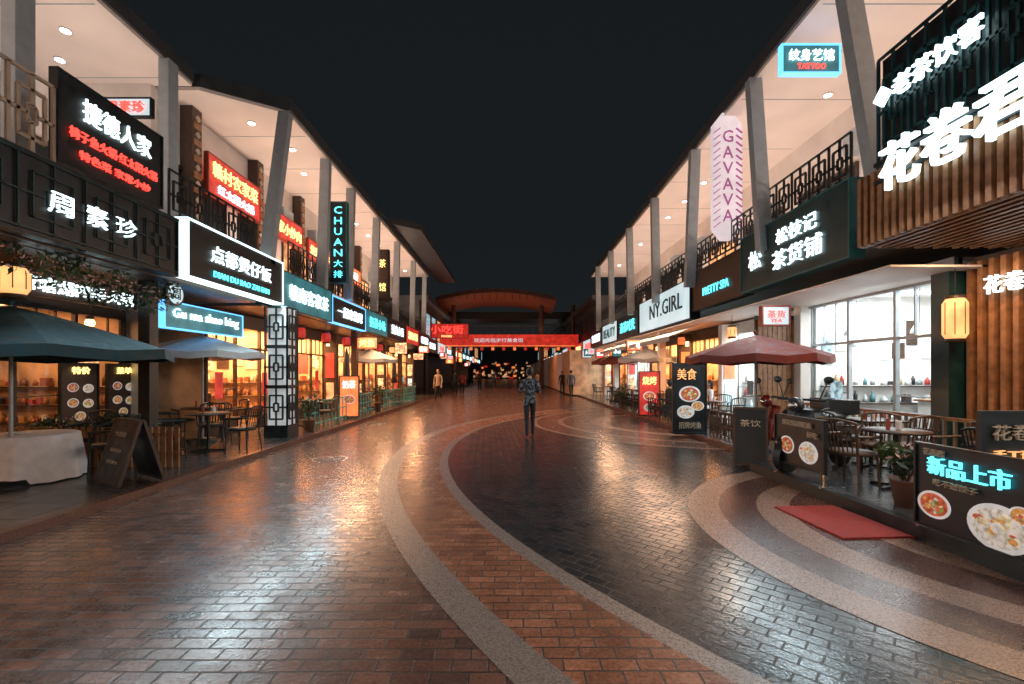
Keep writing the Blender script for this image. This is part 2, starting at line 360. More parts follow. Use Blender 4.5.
def shop(parent,side,X,y0,y1,H=3.15,depth=3,warm=True,energy=120,zf=.1,door=None,pil=True):
    s=side; Xb=X+s*depth; wall='intwall' if warm else 'intwhite'; goods=G_w if warm else G_c
    mb=MB('shop_interior')
    mb.box(Xb,Xb+s*.1,y0,y1,zf,H,wall); mb.box(X,Xb,y0,y0+.1,zf,H,wall); mb.box(X,Xb,y1-.1,y1,zf,H,wall)
    mb.box(X+s*.02,Xb,y0+.1,y1-.1,H-.1,H,'intwhite'); mb.box(X+s*.02,Xb,y0+.1,y1-.1,zf-.0,zf+.02,'tile')
    L_=y1-y0
    n=max(1,int(L_/1.6))
    for i in range(n):
        yc=y0+(i+.5)*L_/n
        mb.box(X+s*.6,X+s*(depth-.6),yc-.1,yc+.1,H-.14,H-.103,'warm' if warm else 'cool')
    for i in range(n):
        yc=y0+(i+.5)*L_/n
        mb.box(Xb,Xb-s*.05,yc-.6,yc+.6,2.0,2.75,R.choice(['menu','menu','menu2','winwarm']))
        for q in range(3): mb.box(Xb-s*.051,Xb-s*.06,yc-.55+q*.38,yc-.22+q*.38,2.08,2.4+R.uniform(0,.2),R.choice(goods))
    for z in (.9,1.35,1.8):
        mb.box(Xb,Xb-s*.3,y0+.2,y1-.2,z-.03,z,'dwood' if warm else 'grey')
        y=y0+.3
        while y<y1-.35:
            r_=R.uniform(.035,.08)
            if R.random()<.7: item(mb,Xb-s*.15,y,z,r_,R.uniform(.12,.32),R.choice(goods))
            y+=2*r_+R.uniform(.02,.22)
    u=.12
    while u<depth-.45:
        ww=R.uniform(.22,.5)
        zt=R.uniform(2.2,H-.3); zb=zt-R.uniform(.35,.8)
        mb.box(X+s*u,X+s*(u+ww),y1-.13,y1-.102,zb,zt,R.choice(['menu','winwarm','redsoft','dwood','winwarm','menu2'] if warm else ['intwhite','menu2','white','dwood','soft','menu']))
        for z in (.55,.95,1.35):
            v=u+.06
            while v<u+ww:
                g_=R.uniform(.04,.08); item(mb,X+s*v,y1-.22,z,g_*.9,R.uniform(.12,.28),R.choice(goods)); v+=2*g_+R.uniform(0,.08)
        u+=ww+R.uniform(.04,.12)
    for z in (.53,.93,1.33): mb.box(X+s*.08,X+s*(depth-.35),y1-.32,y1-.11,z-.03,z-.002,'dwood')
    mb.box(X+s*1.2,X+s*1.7,y0+.5,y0+.5+L_*.45,zf,1.05,R.choice(goods) if warm else 'intwhite'); mb.box(X+s*1.15,X+s*1.75,y0+.45,y0+.55+L_*.45,1.05,1.09,'wood')
    for i in range(6):
        yy=y0+.6+R.random()*L_*.4; mb.cyl((X+s*1.4,yy,1.09),(X+s*1.4,yy,1.09+R.uniform(.12,.35)),.07,.06,R.choice(goods),8)
    for i in range(int(L_/.8)):
        yy=R.uniform(y0+.4,y1-.4); xx=X+s*R.uniform(.35,1.2); zz=R.uniform(2.05,2.5)
        mb.cyl((xx,yy,zz+.2),(xx,yy,H-.1),.006,.006,'black',5)
        mb.lathe((xx,yy,zz),[(.0,.2),(.06,.2),(.14,.05),(.15,0)],'red' if warm else 'grey',12); mb.sph((xx,yy,zz+.04),.08,.08,.08,'bulb',8,6)
    mb.build(parent)
    f=MB('shopfront')
    fm='dwood' if warm else 'grey'
    nb=max(2,round(L_/1.15)); bw=L_/nb; dr=door if door is not None else R.randrange(nb)
    for i in range(nb+1):
        yy=y0+i*bw; f.box(X-s*.05,X+s*.03,yy-.03,yy+.03,zf,H-.35,fm)
    f.box(X-s*.08,X+s*.06,y0,y1,H-.35,H,fm)
    for i in range(nb):
        a=y0+i*bw+.03; b=a+bw-.06
        if i==dr:
            f.box(X-s*.05,X+s*.03,a,b,2.25,2.31,fm); continue
        f.box(X-s*.05,X+s*.03,a,b,zf,zf+.35,fm); f.box(X-s*.05,X+s*.03,a,b,2.25,2.30,fm)
        f.box(X-s*.03,X+s*.02,a,b,1.2,1.22,fm)
        for q in (1,2): f.box(X-s*.03,X+s*.01,a+(b-a)*q/3-.012,a+(b-a)*q/3+.012,2.30,H-.35,fm)
        f.add([(X,a,zf+.35),(X,b,zf+.35),(X,b,2.25),(X,a,2.25)],[(0,1,2,3)],'glass')
        if R.random()<.6:
            u=R.uniform(a,b-.4); f.box(X-s*.055,X-s*.045,u,u+R.uniform(.25,.4),1.0,R.uniform(1.3,1.7),R.choice(['menu','menu2','redsoft','black','white']))
    if pil:
        far=pil==2
        pk='black' if far else ('dwood' if warm else 'white')
        f.box(X-s*.55,X-s*.07,y1-.14,y1+.1,zf,H-.05,pk)
        zc=R.uniform(1.1,1.5)
        f.box(X-s*.48,X-s*.16,y1-.17,y1-.143,zc+.1,R.uniform(2.0,2.7),R.choice(['orange','redsoft','winwarm','soft','tealbox'] if far else ['menu','redsoft','winwarm','menu2','orange']))
        f.box(X-s*.46,X-s*.18,y1-.17,y1-.143,.6,zc-.08,R.choice(['redsoft','black','tealbox','black','winwarm'] if far else ['winwarm','menu','redsoft','menu','soft']))
        if not far or y1<60: f.cyl((X-s*.3,y1-.3,2.62),(X-s*.3,y1-.3,2.8),.06,.06,'bulb' if far else 'warm',10)  # glowing cylinder added on the pilaster for extra warm light
    f.build(parent)
    if energy:
        col=(1,.47,.19) if warm else (.9,.97,1)
        lightobj('shop_ceiling_lamp','AREA',(X+s*depth*.35,(y0+y1)/2,H-.2),energy,col,parent,depth*.6,L_*.8)

def column(mb,side,X,y,z0,z1,lean,k='grey',w=.2,dp=.28):
    mb.beam((X,y-lean,z0),(X,y,z1),w,dp,k,up=(1,0,0))
def upper_wall(parent,side,X,y0,y1,z0,z1,n,litp=.4):
    s=side; mb=MB('upper_wall'); mb.box(X,X+s*.2,y0,y1,z0,z1,'white'); 
    bw=(y1-y0)/n
    for i in range(n):
        a=y0+(i+.14)*bw; b=y0+(i+.86)*bw
        k='winwarm' if R.random()<litp else 'black'
        zt=z0+2.4
        mb.box(X-s*.02,X-s*.002,a,b,z0+.02,zt,k)
        mb.box(X-s*.07,X-s*.003,a-.06,b+.06,zt,zt+.07,'dwood'); 
        for yy in (a-.06,a+(b-a)*.33,a+(b-a)*.66,b): mb.box(X-s*.06,X-s*.003,yy,yy+.05,z0,zt,'dwood')
        mb.box(X-s*.055,X-s*.021,a,b,z0+1.0,z0+1.05,'dwood')
        if R.random()<.5: mb.box(X-s*.35,X-s*.003,b+.12,b+.12+.7,z0+2.6,z0+3.1,'grey')
    mb.build(parent)
def downlights(parent,pts,z,strip,energy,col=(1,.78,.67)):
    mb=MB('downlights')
    for (x,y) in pts:
        mb.cyl((x,y,z-.03),(x,y,z),.09,.09,'steel',14); mb.cyl((x,y,z-.034),(x,y,z-.031),.08,.08,'down',14)
    mb.build(parent)
    x,ya,yb=strip
    lightobj('soffit_fill','AREA',(x,(ya+yb)/2,4.7),energy,col,parent,.5,yb-ya,(math.pi,0,0))  # added upward fill that brightens the soffit evenly, apart from the downlights
def seams(parent,x0,x1,ys,z):
    mb=MB('soffit_seams')
    for y in ys: mb.box(x0,x1,y-.012,y+.012,z-.006,z-.001,'grey')
    mb.build(parent)

# ---- left near building
LA=empty('shop_building')
mb=MB('roof'); mb.poly([(-14,-14),(-7.15,-14),(-7.15,10.3),(-14,10.3)],8.2,8.5,'roof'); mb.poly([(-14,-14),(-7.2,-14),(-7.2,10.3),(-14,10.3)],8.12,8.197,'soffit'); mb.build(LA)
seams(LA,-9.9,-7.3,[2,4,6,8,10],8.12)
mb=MB('balcony_slab'); mb.box(-14,-5.65,-14,10.2,3.75,4.15,'white'); mb.box(-8.55,-5.7,-14,10.2,3.2,3.27,'dwood'); mb.build(LA)
upper_wall(LA,-1,-10,-13,10.2,4.15,8.12,12,.3)
mb=MB('end_wall'); mb.box(-13.9,-8.05,10.2,10.4,0,8.12,'white'); mb.build(LA)
mb=MB('columns')
for y in (0.6,3.6,6.6,9.5): mb.box(-7.24,-7.02,y-.14,y+.14,4.15,8.12,'grey')
for y in (4.6,7.8): mb.box(-6.3,-6.1,y-.1,y+.1,.1,3.2,'dark')
mb.build(LA,.01)
shop(LA,-1,-8.6,-6,-.5,depth=3,energy=100,pil=False); shop(LA,-1,-8.6,-.5,4.5,depth=3,energy=90,pil=False); shop(LA,-1,-8.6,4.5,10.1,depth=3,energy=110,pil=False)
downlights(LA,[(-8.4,3),(-8.4,5.6),(-8.0,7.2),(-8.4,8.6),(-9.4,7.2),(-9.3,9.4)],8.12,(-8.2,-4,10),200)
mb=MB('balcony_railing'); lattice(mb,(-5.62,1.0,0),(0,1,0),4.6,4.2,5.15,'beige',.5,.04)
lattice(mb,(-5.62,7.5,0),(0,1,0),2.5,4.2,5.0,'dark',.5,.03); mb.build(LA)
# ---- left far building
LB=empty('shop_building')
mb=MB('roof'); mb.poly([(-14,10.45),(-7.1,10.45),(-5.5,11.4),(-5.5,31),(-14,31)],8.2,8.5,'roof'); mb.poly([(-14,10.45),(-7.13,10.45),(-5.55,11.42),(-5.55,31),(-14,31)],8.12,8.197,'soffit')
mb.poly([(-5.49,21),(-4.3,22),(-4.2,35),(-5.49,35)],8.5,8.8,'roof'); mb.build(LB)
seams(LB,-7.9,-5.6,[12.5,14.5,16.5,18.5,20.5,22.5,24.5,26.5],8.12)
mb=MB('balcony_slab'); mb.box(-8,-5.65,10.45,31,3.9,4.15,'white'); mb.box(-8,-5.7,10.45,31,3.17,3.2,'dwood'); mb.build(LB)
upper_wall(LB,-1,-8,10.5,31,4.15,8.12,8,.55)
mb=MB('columns')
for y,l in ((11.4,.9),(13.9,.3),(16.1,.3),(19.2,.4),(22.7,.4),(26.5,.4),(30,.4)): column(mb,-1,-5.62,y,4.15,8.12,l)
for y in (17,24,): mb.box(-5.9,-5.7,y-.12,y+.12,.1,3.17,'dwood')
mb.build(LB)
mb=MB('carved_piers')
for y in (11.2,14.05,16.9,20,23.5,27):
    mb.box(-8,-7.7,y-.17,y+.17,4.15,8.12,'dwood')
    z=4.4
    while z<8: mb.box(-7.7,-7.67,y-.13,y+.13,z,z+.16,'wood'); mb.obox((-7.68,y,z+.27),(.03,.13,.13),'beige',rx=math.pi/4); z+=.4
mb.build(LB)
mb=MB('balcony_railing'); lattice(mb,(-5.85,12,0),(0,1,0),19,4.2,5.1,'dark',.6,.035); mb.build(LB)
ys=[10.6,14,17.3,20.5,24,27.5,31]
for a,b in zip(ys[:-1],ys[1:]): shop(LB,-1,-7.1,a,b,depth=2.8,energy=480)
downlights(LB,[(-6.7,11.8),(-6.3,13.2),(-6.7,14.8),(-6.7,16.4),(-6.7,18),(-6.7,19.8),(-6.7,21.5),(-6.7,23.2),(-6.7,25),(-6.7,27),(-6.7,29)],8.12,(-6.8,11.5,30.5),350,(1,.70,.54))
mb=MB('wall_lower'); mb.box(-13.9,-8.2,10.45,10.6,0,4,'white'); mb.build(LB)

# ---- right building
RB=empty('shop_building')
mb=MB('roof'); mb.poly([(5.2,-14),(14,-14),(14,31),(5.5,31)],8.2,8.5,'roof'); mb.poly([(5.25,-14),(14,-14),(14,31),(5.55,31)],8.12,8.197,'soffit'); mb.build(RB)
seams(RB,5.5,8.2,[4,6,8,10.8,13.2,15.5,18,20,22.5,25],8.12)
mb=MB('balcony_slab'); mb.box(5.65,12,-14,31,3.95,4.2,'white'); mb.box(5.6,7.1,6.7,31,3.2,3.23,'soffit'); mb.build(RB)
upper_wall(RB,1,8.3,-13,31,4.2,8.12,15,.4)
mb=MB('columns')
for y,l in ((7.35,.75),(10.1,.45),(13.3,-.4),(17,.2),(20.6,.3),(24.4,.3),(28,.3)): column(mb,1,5.4,y,4.2,8.12,l)
for y in (17.5,25): mb.box(5.7,5.95,y-.13,y+.13,.1,3.2,'white')
mb.box(6.75,7.05,7.0,7.3,.15,3.2,'green'); mb.box(6.8,7.0,10.65,10.9,.1,3.2,'white')
mb.build(RB)
mb=MB('balcony_railing'); lattice(mb,(5.55,7.4,0),(0,1,0),2.6,4.75,5.55,'dark',.55,.04); lattice(mb,(5.6,10.3,0),(0,1,0),20,4.75,5.45,'dark',.6,.04); mb.build(RB)
shop(RB,1,7.2,-6,-1,depth=3,warm=False,energy=180,zf=.15,H=3.4,pil=False); shop(RB,1,7.2,-1,4.5,depth=3,warm=False,energy=180,zf=.15,H=3.4,pil=False); shop(RB,1,7.2,7.3,10.8,depth=3.2,warm=False,energy=240,zf=.15,H=3.5,pil=False)
shop(RB,1,7.2,4.5,7.0,depth=3,warm=True,energy=100,zf=.15,H=3.4,pil=False)
ys=[10.8,14,17.5,21,25,29,31]
for i,(a,b) in enumerate(zip(ys[:-1],ys[1:])): shop(RB,1,7.0,a,b,depth=2.6,energy=[380,440,420,340,400,250][i],warm=(i in (1,2,4)))
mb=MB('timber_door'); 
for i in range(9): mb.box(5.95+i*.115,6.05+i*.115,10.9,10.95,.12,2.9,'wood')
mb.box(5.9,7.0,10.955,11.0,.1,3.0,'dwood'); mb.cyl((5.9,10.85,.95),(5.9,10.85,1.35),.015,.015,'steel',8); mb.build(RB)
downlights(RB,[(6.6,4.8),(7.3,7.6),(6.6,9.2),(7.4,10.6),(6.6,12.2),(6.6,14),(6.6,15.5),(6.6,17.2),(6.6,19),(6.6,21),(6.6,23),(6.6,25),(6.6,27.5)],8.12,(6.8,-2,30.5),500,(1,.74,.60))
mb=MB('wood_slat_canopy')
y=-1
while y<6.45:
    mb.box(4.9,4.96,y,y+.06,3.4,4.35,'wood'); y+=.115
x=4.98
while x<7.1:
    mb.box(x,x+.06,-1,6.4,3.4,3.48,'wood'); x+=.14
mb.box(4.97,7.1,-1,6.4,3.5,4.3,'black'); 
for i in range(9): mb.box(4.97+i*.26,5.03+i*.26,6.405,6.46,3.4,4.35,'wood')
mb.build(RB)
lightobj('canopy_lamp','AREA',(6.2,5.2,3.36),90,(1,.58,.30),RB,.5,2.5)
mb=MB('wood_slat_wall')
y=4.3
while y<7.0: mb.box(6.95,7.08,y,y+.07,.15,3.3,'wood'); y+=.16
mb.box(7.085,7.15,4.3,7.0,.15,3.3,'dwood'); mb.build(RB)
mb=MB('lattice_parapet'); mb.box(5.16,5.2,.5,6.3,4.4,5.95,'black')
lattice(mb,(5.1,.5,0),(0,1,0),5.8,4.45,5.95,'green',.5,.035); mb.build(RB)

# ------------------------------------------------------------ signs, left
o=wsign('unseen_fill_sign',-1,-5.5,1.0,7.5,3.25,4.15,'black',[('周 素 珍',.275,.0,.27,.30,'white')],depth=.15,glow=70)
mb=MB('sign_lattice'); lattice(mb,(-5.475,1.0,0),(0,1,0),6.5,3.27,4.13,'green',.8,.02,.02); mb.build(o)
wsign('unseen_fill_sign',-1,-5.6,5.65,7.3,4.3,5.4,'black',[('捷德人家',.02,.22,.68,.28,'white'),('椅子鱼火锅·红太阳火锅',0,-.12,.86,.13,'red'),('特色菜 家常小炒',0,-.34,.7,.11,'red')],depth=.1)
sign('hanging_sign',0,(-5.9,7.0,5.72),.74,.26,'soft',[('周素珍',0,0,.8,.7,'red')],fw=.02,depth=.06)
wsign('unseen_fill_sign',-1,-6.5,5.9,7.9,2.72,3.02,'dwood',[('荷塘湖四季火锅',0,0,.92,.7,'white')],depth=.08,fw=.02)
wsign('unseen_fill_sign',-1,-6.3,8.3,10.7,2.48,2.95,'tealbox',[('Gu ma shao bing',0,0.05,.85,.5,'white')],depth=.14,frame='blue',fw=.02)
mb=MB('round_logo_sign'); mb.cyl((-6.05,8.15,3.05),(-5.99,8.15,3.05),.22,.22,'dark',24); mb.cyl((-5.988,8.15,3.05),(-5.98,8.15,3.05),.18,.18,'soft',24); text_into(mb,'周',(-5.975,8.15,3.05),(0,1,0),(0,0,1),.2,.2,'black',.01); mb.build()
wsign('unseen_fill_sign',-1,-5.48,7.75,10.95,3.3,4.25,'black',[('点都煲仔饭',0,.06,.72,.33,'white'),('DIAN DU BAO ZAI FAN',0,-.33,.6,.12,'cyan')],depth=.25,frame='lwframe',fw=.035,glow=80)
wsign('unseen_fill_sign',-1,-5.5,11.05,14,3.22,4.1,'tealbox',[('赣南客家茶',0,.0,.82,.46,'white')],frame='teal',glow=60)
wsign('unseen_fill_sign',-1,-5.5,14.1,17.3,3.22,4.0,'black',[('一起来烧烤',0,.0,.82,.46,'white')],frame='blue',glow=130,gcol=(1,.52,.26))
wsign('unseen_fill_sign',-1,-5.5,17.4,20.4,3.22,4.05,'tealbox',[('奶茶小站',0,.0,.8,.5,'cyan')],glow=150,gcol=(1,.52,.26))
wsign('unseen_fill_sign',-1,-5.5,20.5,24,3.22,4.1,'black',[('重庆小面',0,.0,.8,.5,'white')])
wsign('unseen_fill_sign',-1,-5.5,24.1,27.4,3.22,4.1,'redsoft',[('湘味火锅',0,.0,.8,.5,'yellow')],glow=190,gcol=(1,.45,.2))
wsign('unseen_fill_sign',-1,-5.5,27.5,31,3.22,4.1,'black',[('老街茶馆',0,.0,.8,.5,'white')])
wsign('unseen_fill_sign',-1,-5.5,-9,.8,3.25,4.15,'tealbox',[('重庆火锅·烧烤',0,0,.8,.5,'white')],glow=300,gcol=(1,.70,.54))  # unseen board behind the camera, added to light the foreground
wsign('unseen_fill_sign',1,5.4,-9,-1.2,3.25,4.15,'soft',[('咖啡甜品店',0,0,.8,.5,'red')],glow=320,gcol=(1,.64,.44))  # right-hand unseen board, likewise put in to brighten the foreground paving
wsign('unseen_fill_sign',-1,-7.62,11.5,13.85,6.2,7.2,'redsoft',[('赣村农家菜',0,.18,.88,.4,'yellow'),('红太阳火锅',0,-.28,.7,.25,'white')],depth=.1,frame='red')
wsign('unseen_fill_sign',-1,-7.62,14.35,16.7,6.1,6.9,'redsoft',[('农家小炒肉',0,0,.88,.5,'yellow')],depth=.1,frame='red')
wsign('unseen_fill_sign',-1,-7.62,17.2,19.7,6.0,6.7,'redsoft',[('烧烤大排档',0,0,.88,.5,'yellow')],depth=.1,frame='red')
wsign('unseen_fill_sign',-1,-7.62,20.4,23.2,6.0,6.7,'orange',[('棋牌茶楼',0,0,.88,.5,'white')],depth=.1,frame='red')
def vtext(name,c,w,h,bg,chars,k,**kw):
    n=len(chars); rows=[(ch,0,.5-(i+.5)/n*.94-.03,.58,.94/n*.66,k) for i,ch in enumerate(chars)]
    return sign(name,0,c,w,h,bg,rows,**kw)
vtext('vertical_blade_sign',(-5.62,14.9,5.9),.5,2.6,'black','CHUAN大排','cyan',depth=.2,frame='teal')
vtext('vertical_blade_sign',(-5.6,20,5.9),.5,2.2,'dwood','茶馆','yellow',depth=.2)
# right
wsign('unseen_fill_sign',1,5.4,7.25,10.6,3.5,4.72,'green',[('松枝记',.10,.2,.42,.25,'white'),('茶货铺',.10,-.17,.46,.31,'white'),('松',-.32,.0,.15,.34,'white')],depth=.25,frame='teal',glow=80)
wsign('wood_panel_sign',1,5.55,10.75,13.8,3.5,4.6,'dwood',[('PRETTY SPA',0,-.1,.5,.2,'cyan')],depth=.2,glow=90,gcol=(1,.75,.58))
wsign('unseen_fill_sign',1,5.5,13.9,19.3,3.3,4.5,'soft',[('NY.GIRL',.08,.05,.62,.45,'black')],depth=.3,glow=150,gcol=(1,.60,.38))
wsign('unseen_fill_sign',1,5.5,19.5,23.2,3.3,4.3,'green',[('清茶时光',0,.0,.8,.5,'cyan')],glow=120,gcol=(1,.55,.3))
wsign('unseen_fill_sign',1,5.5,23.4,27,3.3,4.3,'soft',[('BEAUTY',0,.0,.8,.5,'teal')],glow=160,gcol=(1,.55,.3))
wsign('unseen_fill_sign',1,5.5,27.2,31,3.3,4.3,'black',[('宵夜烧烤',0,.0,.8,.5,'white')])
s=MB('channel_letter_sign'); text_into(s,'花卷君',(4.86,5.05,4.27),(0,-1,0),(0,0,1),1.75,.6,'white',.07); s.box(4.87,4.9,3.9,6.1,4.14,4.19,'dark');s.box(4.87,4.9,3.9,6.1,4.38,4.43,'dark'); o=s.build()
signfill(o,1,4.82,4.6,3.85,2.6,70,(.9,.93,1))
s=MB('channel_letter_sign'); text_into(s,'◆老茶饮客',(5.04,5.55,5.36),(0,-1,0),(0,0,1),1.45,.28,'white',.04); s.build()
sign('hanging_sign',0,(5.62,8.5,7.5),1.05,.5,'tealbox',[('纹身艺馆',0,.12,.8,.42,'white'),('TATTOO',0,-.3,.5,.2,'red')],frame='blue',depth=.1,fw=.03)
s=MB('channel_letter_sign'); text_into(s,'花卷君·小吃',(6.9,5.9,2.9),(0,-1,0),(0,0,1),1.4,.26,'white',.04); s.build()
s=MB('striped_blade_sign'); c=Vector((5.5,11.5,6.6)); hw,hh,ch=.36,1.6,.28
pts=[(-hw,-hh+ch),(-hw+.22,-hh),(hw-.22,-hh),(hw,-hh+ch),(hw,hh-ch),(hw-.22,hh),(-hw+.22,hh),(-hw,hh-ch)]
vs=[(c.x+a,c.y+d,c.z+b) for d in (0,.16) for a,b in pts]
s.add(vs,[tuple(range(8)),tuple(range(15,7,-1))]+[(i,8+i,8+(i+1)%8,(i+1)%8) for i in range(8)],'pink')
z=-1.3
while z<1.25:
    for sx in (-1,1): s.beam((c.x+sx*.355,c.y-.01,c.z+z),(c.x+sx*.20,c.y-.01,c.z+z+.12),.02,.075,'purple',up=(0,1,0))
    z+=.17
for i,chh in enumerate('GAVAVA'): text_into(s,chh,(c.x,c.y-.012,c.z+1.0-i*.4),(1,0,0),(0,0,1),.26,.3,'purple',.02)
s.box(c.x+.36,c.x+.5,c.y+.05,c.y+.1,c.z-1,c.z-.95,'dark'); s.build()
words=['茶','面','酒','烤鱼','火锅','奶茶','串串','甜品','咖啡','花']
for i in range(30):
    side=-1 if i%2 else 1; y=R.uniform(13,58); X=(5.25+R.uniform(-.2,.25))*side
    k,tk=R.choice([('redsoft','white'),('orange','white'),('soft','red'),('tealbox','white'),('menu','red'),('orange','yellow')])
    sign('projecting_sign',0,(X,y,R.uniform(2.5,3.0)),R.uniform(.35,.7),R.uniform(.3,.5),k,[(R.choice(words),0,0,.8,.7,tk)],depth=.12,fw=.02)
sign('projecting_sign',0,(5.2,8.9,2.75),.5,.34,'soft',[('茶货',0,.1,.7,.45,'red'),('TEA',0,-.28,.5,.2,'red')],depth=.1,frame='red')

# ------------------------------------------------------------ far street
FL=empty('shop_building'); FR=empty('shop_building')
for P,s in ((FL,-1),(FR,1)):
    mb=MB('walls'); mb.box(s*6.2,s*14,31.1,100,3.5,6.6,'roof'); mb.box(s*5.6,s*14,31.1,100,6.6,6.9,'roof'); mb.box(s*9.2,s*14,31.1,100,0,3.5,'roof')
    y=33.5
    while y<99: mb.box(s*6.17,s*6.199,y,y+1.6,4.3,6.0,R.choice(['winwarm','black','black','menu2'])); y+=2.6
    mb.build(P)
    for i in range(12):
        a=31.1+i*4.6; shop(P,s,6.6,a,a+4.6,energy=300 if i<5 else 0,warm=(i%3!=1) if s<0 else (i%3!=0),depth=2.4,pil=2)
        k,tk=R.choice([('soft','blue'),('soft','red'),('black','white'),('tealbox','white'),('orange','white'),('redsoft','yellow')])
        wsign('unseen_fill_sign',s,s*5.7,a+.1,a+4.4,3.1,4.0,k,[(R.choice(['老街茶馆','重庆小面','奶茶小站','星空酒吧','湘味火锅']),0,0,.8,.5,tk)],depth=.4)
G=empty('red_gate_bridge')
mb=MB('deck'); mb.box(-8,6,40,43,3.9,4.0,'red'); mb.box(-8,6,39.9,39.99,4.0,4.85,'redsoft'); mb.box(-8,6,39.85,39.9,4.85,4.93,'redsoft'); mb.box(-8,6,39.85,39.9,3.9,3.98,'orange')
text_into(mb,'欢迎光临步行美食街',(-1,39.85,4.43),(1,0,0),(0,0,1),7,.36,E['soft'],.04)
for i in range(29): mb.box(-8+i*.5,-7.97+i*.5,40.2,40.23,4.9,5.7,'dark')
mb.box(-8,6,40.19,40.24,5.7,5.76,'dark')
for i in range(14): mb.cyl((-7.2+i*.95,39.7,3.55),(-7.2+i*.95,39.7,3.8),.13,.13,'redsoft' if i%2 else 'orange',10)
mb.build(G)
mb=MB('roof')
vs=[];n=24
for i in range(n+1):
    u=-1+2*i/n; x=-1.2+u*5.2; z=8.5-.75*u*u
    for (yy,dz) in ((39.2,0),(44,-.5),(44,-.2),(39.2,.35)): vs.append((x,yy,z+dz))
fs=[]
for i in range(n):
    for q in range(4): fs.append((4*i+q,4*i+(q+1)%4,4*i+4+(q+1)%4,4*i+4+q))
mb.add(vs,fs,'gateroof')
for i in range(1,16): mb.beam((-6.3+i*.65,39.15,7.9),(-6.3+i*.65,39.15,8.35),.05,.05,'dwood')
mb.box(-14,14,46,52,7.2,7.6,'roof'); mb.box(-14,14,45.9,45.99,7.0,7.7,'dark')
mb.build(G)
mb=MB('posts')
for x in (-7.5,-5,2.8,5.6): mb.cyl((x,40.5,.1),(x,40.5,7.6),.2,.2,'dwood',12)
mb.build(G)
lightobj('gate_lamp','AREA',(-1,41,5.3),110,(1,.35,.15),G,9,1.5,(math.pi,0,0)); lightobj('gate_lamp','AREA',(-1,38.5,5.3),40,(1,.3,.12),G,10,.3,(math.radians(120),0,0))
lightobj('gate_lamp','AREA',(-1,41.5,3.8),220,(1,.34,.14),G,10,2)
sign('neon_sign',0,(-5.0,36,4.9),3.4,1.1,'redsoft',[('小吃街',0,.1,.8,.6,'red'),('FOOD',0,-.38,.4,.15,'yellow')],depth=.2)
EB=empty('shop_building')
mb=MB('end_wall'); mb.box(-20,20,104,108,0,8,'roof')
for i in range(80):
    x=R.uniform(-9,9); z=abs(R.gauss(0,1.6))+.1; ww=R.uniform(.15,.9); mb.box(x,x+ww,103.9-i*.003,103.99,z,z+R.uniform(.15,.5),R.choice(['far','far','far','orange','redsoft','winwarm','menu']))
mb.build(EB)

# ------------------------------------------------------------ street furniture
def umbrella(name,x,y,z0,zt,ze,r,k,segs=8,val=.14,rot=0):
    mb=MB(name); mb.cyl((x,y,z0),(x,y,zt+.04),.025,.02,'grey',10)
    mb.lathe((x,y,z0),[(0,.1),(.25,.09),(.28,0)],'dark',16)
    vs=[(x,y,zt)]
    K=6
    for i in range(segs*2):
        t=rot+math.pi*i/segs; odd=i%2
        for q in range(1,K+1):
            u=q/K; rr=r*u*(.965 if odd else 1); z=zt-(zt-ze)*(u**1.15)-(.05*u if odd else 0)
            vs.append((x+rr*math.cos(t),y+rr*math.sin(t),z))
        vs.append((x+rr*1.01*math.cos(t),y+rr*1.01*math.sin(t),z-val))
    n=segs*2; st=K+1; fs=[]
    for i in range(n):
        j=(i+1)%n; fs.append((0,1+i*st,1+j*st))
        for q in range(st-1): fs.append((1+i*st+q,1+i*st+q+1,1+j*st+q+1,1+j*st+q))
    mb.add(vs,fs,k)
    for i in range(segs):
        t=rot+2*math.pi*i/segs
        mb.cyl((x,y,zt-.03),(x+r*math.cos(t),y+r*math.sin(t),ze-.02),.008,.006,'grey',5)
        mb.cyl((x,y,zt-.45),(x+r*.5*math.cos(t),y+r*.5*math.sin(t),zt-(zt-ze)*.45-.03),.007,.006,'grey',5)
    mb.sph((x,y,zt+.05),.04,.04,.05,k,8,6); return mb.build()
umbrella('teal_parasol',-6.8,6.2,.1,2.55,1.98,1.85,'tealum',rot=.2)
umbrella('white_parasol',-6.75,10.0,.1,2.45,2.1,1.25,'whiteum')
umbrella('red_parasol',4.85,9.0,.1,2.38,1.98,1.3,'redum',rot=.3)
umbrella('white_parasol',-5.9,19,.1,2.6,2.2,1.2,'whiteum'); 
umbrella('white_parasol',5.6,18.5,.1,2.6,2.2,1.2,'whiteum'); umbrella('red_parasol',5.5,24,.1,2.6,2.2,1.2,'redum')
def closed_umbrella(x,y):
    mb=MB('folded_parasol'); mb.cyl((x,y,.1),(x,y,2.5),.02,.02,'grey',8); mb.lathe((x,y,.1),[(0,.1),(.22,.09),(.24,0)],'dark',14)
    mb.lathe((x,y,0),[(.02,2.45),(.07,2.2),(.10,1.6),(.09,1.45),(.14,1.15),(.1,1.12)],'dark',14,wob=lambda t,r,z:1+.2*math.cos(5*t)); mb.build()
closed_umbrella(-5.6,15.6); closed_umbrella(-5.6,22)
